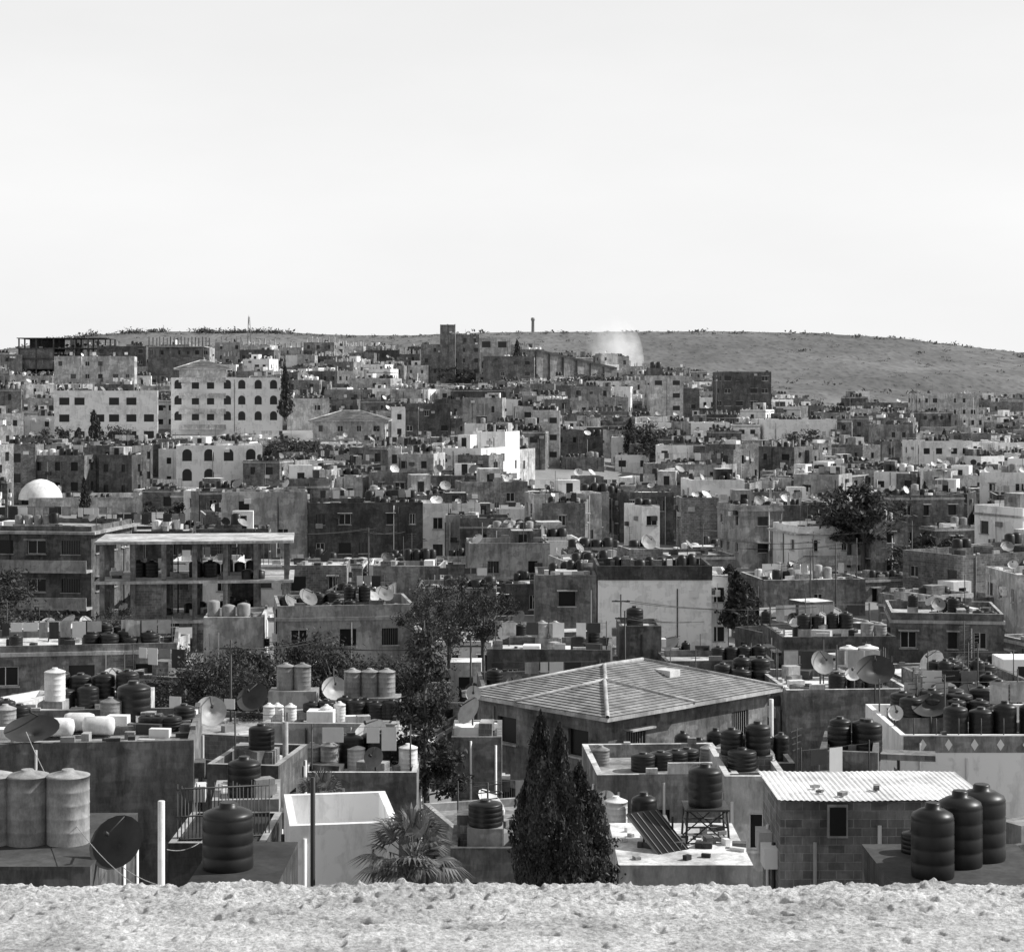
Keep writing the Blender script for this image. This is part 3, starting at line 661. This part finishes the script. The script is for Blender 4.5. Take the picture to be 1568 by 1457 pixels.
# ------------------------------------------------------------------ filler town
nh=0; y=63.
names=['concrete_house','plaster_house','flat_roof_house','stone_house','town_house']
while y<655:
    step=9.0+y*.0045; x=-.30*y+U(0,6)
    while x<.30*y:
        px=x+U(-1.2,1.2); py=y+U(-2.5,2.5); x+=U(6.8,10.4)*(1. if y<350 else 1.12)
        w=U(4.8,9.5)*(1 if y<400 else 1.2); d=U(5,8.5)
        if any((px-a)**2+(py-b)**2<(c+min(w,d)*.45)**2 for a,b,c,_,_ in FOOT): 
            w*=.6;d*=.6
            if any((px-a)**2+(py-b)**2<(c+min(w,d)*.4)**2 for a,b,c,_,_ in FOOT): continue
        g=ground(px,py)
        if R()<.055 and y>120: 
            inst(random.choice(['bf0','bf1','bf2','cf0','bf0']),'broadleaf_tree',px,py,g-.8,U(.6,1.15)); continue
        fl=random.choice([1,1,2,2,2,3]) if y>170 else random.choice([1,1,2])
        zt=g+fl*2.9+U(-.8,1.2)
        if y<170: zt=min(zt,g+5.5)
        uu=U0+px/py*F; hw=(w/2+2)/py*F; con=False
        for a,b,vc,kd in KEYS:
            if py+2<kd and uu+hw>a and uu-hw<b and Z(vc,py)-.9<zt: zt=Z(vc,py)-.9; con=True
        if zt-g<2.5: 
            if zt-g<1.2: continue
            if y>300: zt=g+2.6
        ph=U(.2,1.1) if not con else .3; zt-=ph
        rot=rad(noise.noise(Vector((px*.012,py*.012,3)))*60+U(-8,8)+3)
        wm=random.choices('wlgkb',[19,25,32,11,13])[0]
        mb=MB(); mb.M=TM(px,py,0,rot); near=y<150; rf=random.choice(['roof_floor','roof_floor','roof_dirty','roof_dirty'])
        body(mb,w,d,g-1.2,zt,WM[wm],ph,1 if y<260 else 0,U(.5,.95),rf,3.,R()<.3)
        if R()<.6 and not con: # annex at a different level
            M0=mb.M; aw,ad=w*U(.4,.7),d*U(.45,.7); sx,sy=random.choice([-1,1]),random.choice([-1,1,-1])
            dz=U(-2.2,1.7)
            mb.M=M0@Matrix.Translation((sx*w*U(.3,.5),sy*d*U(.3,.5),0)); body(mb,aw,ad,g-1.2,zt+dz,WM[random.choices('wlgkb',[2,3,4,1,2])[0]],U(.1,.8),1 if y<200 else 0,U(.5,.9),rf,3.)
            if dz>0 or R()<.3: clutter(mb,aw,ad,zt+dz,2,near,.85)
            mb.M=M0
        if R()<.38 and not con:
            hx,hy=U(-w/4,w/4),U(0,d/4); hw_=U(1.6,2.8); hm=WM[random.choices('wlgk',[3,3,3,1])[0]]
            mb.box(hx,hy,zt+.002,zt+U(1.6,2.5),hw_,hw_,hm,'roof_floor')
            mb.box(hx,hy-hw_/2-.001,zt+.1,zt+1.6,.8,.02,'glass_dark')
        if R()<(.15 if y<450 else .4) and not con:
            for i in range(4):
                for j in(-1,1): 
                    hs=zt+ph+U(.3,1.3); cx_,cy_=-w/2+.4+i*(w-.8)/3,j*(d/2-.4)
                    mb.box(cx_,cy_,zt+.002,hs,.25,.25,'slab_edge')
                    for q in(-.08,.08): mb.tube((cx_+q,cy_,hs),(cx_+q*1.6,cy_,hs+U(.4,.9)),.015,.015,3,'metal_dark')
        clutter(mb,w,d,zt,(random.choice([3,4,5,6,7]) if y<420 else random.choice([2,3,4])) if not con else 2,near,.85)
        mb.obj(random.choice(names)); nh+=1
    y+=step
print('houses',nh)
# ------------------------------------------------------------------ masts, crest trees, far tower
def mast(u,v0,v1,d,r,name):
    mb=MB(); h=Z(v0,d)-Z(v1,d)
    for a in range(3): mb.tube((r*math.cos(a*2.1),r*math.sin(a*2.1),0),(r*.3*math.cos(a*2.1),r*.3*math.sin(a*2.1),h),r*.14,r*.1,4,'metal_dark')
    for k in range(9): mb.box(0,0,h*k/9,h*k/9+.1*r,r*1.4*(1-k/14),r*.2,'metal_dark')
    mb.tube((0,0,h*.8),(0,0,h*1.05),r*.1,r*.05,4,'metal_dark'); mb.obj(name,(X(u,d),d,Z(v1,d)))
mast(381,485,540,640,.9,'radio_mast')
mb=MB(); h=Z(486,2600)-Z(512,2600); mb.lathe([(2.2,0),(1.9,h*.8),(2.7,h*.82),(2.7,h*.95),(1.5,h)],12,'tank_galv'); mb.obj('hilltop_water_tower',(X(816,2600),2600,Z(512,2600)))
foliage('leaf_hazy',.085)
mb=MB();V=[];Fc=[]
for i in range(1900):
    x=U(-900,900); yy=U(2560,2600) if R()<.35 else U(1650,2600); r=U(1.2,3.6) if R()<.9 else U(4,8); zz=ground(x,yy)
    for k in range(12): leafq(V,Fc,Vector((x+random.gauss(0,r*.6),yy+random.gauss(0,3),zz+abs(random.gauss(0,r*.25)))),r*.35)
for i in range(90):
    u=random.choice([U(60,150),U(190,260),U(300,440),U(300,440)]); x=X(u,2590); zz=ground(x,2590); r=U(4,9)
    for k in range(40): leafq(V,Fc,Vector((x+random.gauss(0,r*.6),2590+random.gauss(0,3),zz+abs(random.gauss(0,r*.35)))),r*.25)
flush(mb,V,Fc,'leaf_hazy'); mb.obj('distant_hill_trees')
mb=MB()
for i in range(150):
    x=U(60,800); yy=U(1500,1760); s=U(4,9); mb.box(x,yy,ground(x,yy)-2,ground(x,yy)+U(3,6),s*1.6,s,random.choice(['plaster_light','concrete_gray','plaster_light']))
mb.obj('distant_village_houses')
def cable(pts,r=.012,m='dish_gray',sag=.03):
    mb=MB(); n=14; a,b_=Vector(pts[0]),Vector(pts[1]); L=(b_-a).length; P=[a.lerp(b_,i/n)-Vector((0,0,L*sag*4*(i/n)*(1-i/n))) for i in range(n+1)]
    for i in range(n): mb.tube(P[i],P[i+1],r,r,4,m)
    mb.obj('overhead_cable')
cable(((X(40,60),60,Z(1120,60)),(X(215,40),40,Z(1360,40)))); cable(((X(150,52),52,Z(1290,52)),(X(320,38),38,Z(1355,38)))); cable(((X(255,40),40,Z(1300,40)),(X(340,50),50,Z(1250,50))))
for i in range(16):
    yy=U(100,210); xx=U(-.25,.25)*yy; g=ground(xx,yy); x2=xx+U(-14,14); y2=yy+U(-8,12); g2=ground(x2,y2)
    mp=MB(); mp.tube((xx,yy,g),(xx,yy,g+7),.08,.05,6,'metal_dark'); mp.box(xx,yy,g+6.5,g+6.58,1.2,.08,'metal_dark'); mp.obj('utility_pole')
    for q in(-.4,.4): cable(((xx+q,yy,g+6.6),(x2+q,y2,g2+6)),.018,'metal_dark')
# ------------------------------------------------------------------ smoke (the small glow stands for light scattered many times inside the white smoke)
sm=bpy.data.materials.new('smoke'); sm.use_nodes=True; nt=sm.node_tree; nt.nodes.clear()
out=N(nt,'ShaderNodeOutputMaterial'); pv=N(nt,'ShaderNodeVolumePrincipled'); pv.inputs['Color'].default_value=(.98,.98,.98,1)
tc=N(nt,'ShaderNodeTexCoord'); ln=N(nt,'ShaderNodeVectorMath',operation='LENGTH'); nt.links.new(tc.outputs['Object'],ln.inputs[0])
fall=mrange(nt,ln.outputs['Value'],.05,1,1,0); nn=noise_(nt,tc.outputs['Object'],1.5,6,.65)
spz=N(nt,'ShaderNodeSeparateXYZ'); nt.links.new(tc.outputs['Object'],spz.inputs[0])
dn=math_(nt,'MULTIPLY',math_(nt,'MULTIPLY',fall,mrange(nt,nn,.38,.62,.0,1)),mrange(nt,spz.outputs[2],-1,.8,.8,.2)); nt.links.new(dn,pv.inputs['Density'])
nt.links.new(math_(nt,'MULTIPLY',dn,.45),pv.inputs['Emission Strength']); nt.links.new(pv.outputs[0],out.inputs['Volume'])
MI['smoke']=len(MATS); MATS.append(sm)
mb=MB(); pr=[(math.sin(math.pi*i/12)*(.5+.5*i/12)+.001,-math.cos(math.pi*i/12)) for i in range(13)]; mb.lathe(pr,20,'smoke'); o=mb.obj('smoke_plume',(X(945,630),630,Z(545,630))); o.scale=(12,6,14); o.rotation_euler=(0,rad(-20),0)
# ------------------------------------------------------------------ foreground parapet
pm=bpy.data.materials.new('rough_render'); pm.use_nodes=True; nt=pm.node_tree; b=nt.nodes['Principled BSDF']; b.inputs['Roughness'].default_value=.95; b.inputs['Specular IOR Level'].default_value=.1
g=N(nt,'ShaderNodeNewGeometry'); pos=g.outputs['Position']; n1=noise_(nt,mapped(nt,pos,(1,1.6,1)),7,7,.7); n2=noise_(nt,pos,130,6,.78)
v=math_(nt,'MULTIPLY',mrange(nt,n1,.35,.65,.42,.8),mrange(nt,n2,.36,.6,.5,1.12)); nt.links.new(v,b.inputs['Base Color'])
bp=N(nt,'ShaderNodeBump'); bp.inputs['Strength'].default_value=1; bp.inputs['Distance'].default_value=.005; nt.links.new(n2,bp.inputs['Height']); nt.links.new(bp.outputs[0],b.inputs['Normal'])
MI['rough']=len(MATS); MATS.append(pm)
mb=MB(); nx_,ny_=900,260; x0,x1,y0,y1=-1.15,1.15,2.45,3.17
for j in range(ny_+1):
    for i in range(nx_+1):
        x=x0+(x1-x0)*i/nx_; yv=y0+(y1-y0)*j/ny_
        h=noise.fractal(Vector((x*60,yv*60,0)),.45,2.1,6)*.0026+noise.fractal(Vector((x*7,yv*13,7)),.9,2,4)*.005
        h+=-max(0,noise.noise(Vector((x*34+3,yv*44,5)))-.3)*.03+max(0,noise.noise(Vector((x*60+8,yv*60,2)))-.3)*.012
        h*=.55+.65*min(1,max(0,(yv-2.75)/.35))
        e=3.125+noise.noise(Vector((x*6,0,1)))*.02+noise.noise(Vector((x*30,0,1)))*.012
        if yv>e: h-=(yv-e)**1.0*1.3
        mb.v.append((x,yv,-.803+h))
for j in range(ny_):
    for i in range(nx_):
        a=j*(nx_+1)+i; mb.f.append((a,a+1,a+nx_+2,a+nx_+1)); mb.m.append(MI['rough']); mb.s.append(True)
mb.box(0,2.81,-2.2,-.87,12,.7,'rough'); mb.box(-3.55,2.81,-.87,-.8,4.78,.66,'rough'); mb.box(3.55,2.81,-.87,-.8,4.78,.66,'rough')
mb.obj('rough_parapet_wall')
mb=MB(); mb.box(0,-3,-17.5,-2.2,12,12.3,'concrete_gray','roof_floor'); mb.obj('viewpoint_building')
# ------------------------------------------------------------------ light
A=rad(80); EL=rad(38)
sd=Vector((math.sin(A)*math.cos(EL),math.cos(A)*math.cos(EL),math.sin(EL)))
sl=bpy.data.lights.new('sun','SUN'); sl.energy=5; sl.angle=rad(.5); sl.color=(1,.995,.985)
so=bpy.data.objects.new('sun',sl); sc.collection.objects.link(so); so.rotation_euler=(-sd).to_track_quat('-Z','Y').to_euler(); so.location=(50,50,80)
w=bpy.data.worlds.new('World'); sc.world=w; w.use_nodes=True; nt=w.node_tree; bg=nt.nodes['Background']
sk=N(nt,'ShaderNodeTexSky'); sk.sky_type='NISHITA'; sk.sun_disc=False; sk.sun_elevation=EL; sk.sun_rotation=A; sk.dust_density=4
bw=N(nt,'ShaderNodeRGBToBW'); nt.links.new(sk.outputs[0],bw.inputs[0])
tc=N(nt,'ShaderNodeTexCoord'); sp=N(nt,'ShaderNodeSeparateXYZ'); nt.links.new(tc.outputs['Generated'],sp.inputs[0])
cn=noise_(nt,mapped(nt,tc.outputs['Generated'],(1,1,3)),2.2,5,.55)
haze=math_(nt,'MULTIPLY',mrange(nt,sp.outputs[2],.1,.6,10.3,5.),mrange(nt,cn,.35,.65,.95,1.03))
haze=math_(nt,'MULTIPLY',haze,mrange(nt,sp.outputs[1],-.6,.7,.72,1.))
mx=N(nt,'ShaderNodeMix'); mx.data_type='FLOAT'; mx.inputs[0].default_value=.9
nt.links.new(bw.outputs[0],mx.inputs[2]); nt.links.new(haze,mx.inputs[3])
nt.links.new(mx.outputs[0],bg.inputs['Color']); bg.inputs['Strength'].default_value=.1
sc.view_settings.view_transform='Standard'; sc.view_settings.look='None'; sc.view_settings.exposure=0
cd=bpy.data.cameras.new('camera'); co=bpy.data.objects.new('camera',cd); sc.collection.objects.link(co); sc.camera=co
cd.sensor_width=36; cd.lens=36*F/1568; cd.shift_y=-(728.5-V0)/1568; cd.clip_end=9000; cd.clip_start=.1; co.rotation_euler=(rad(90),0,0)
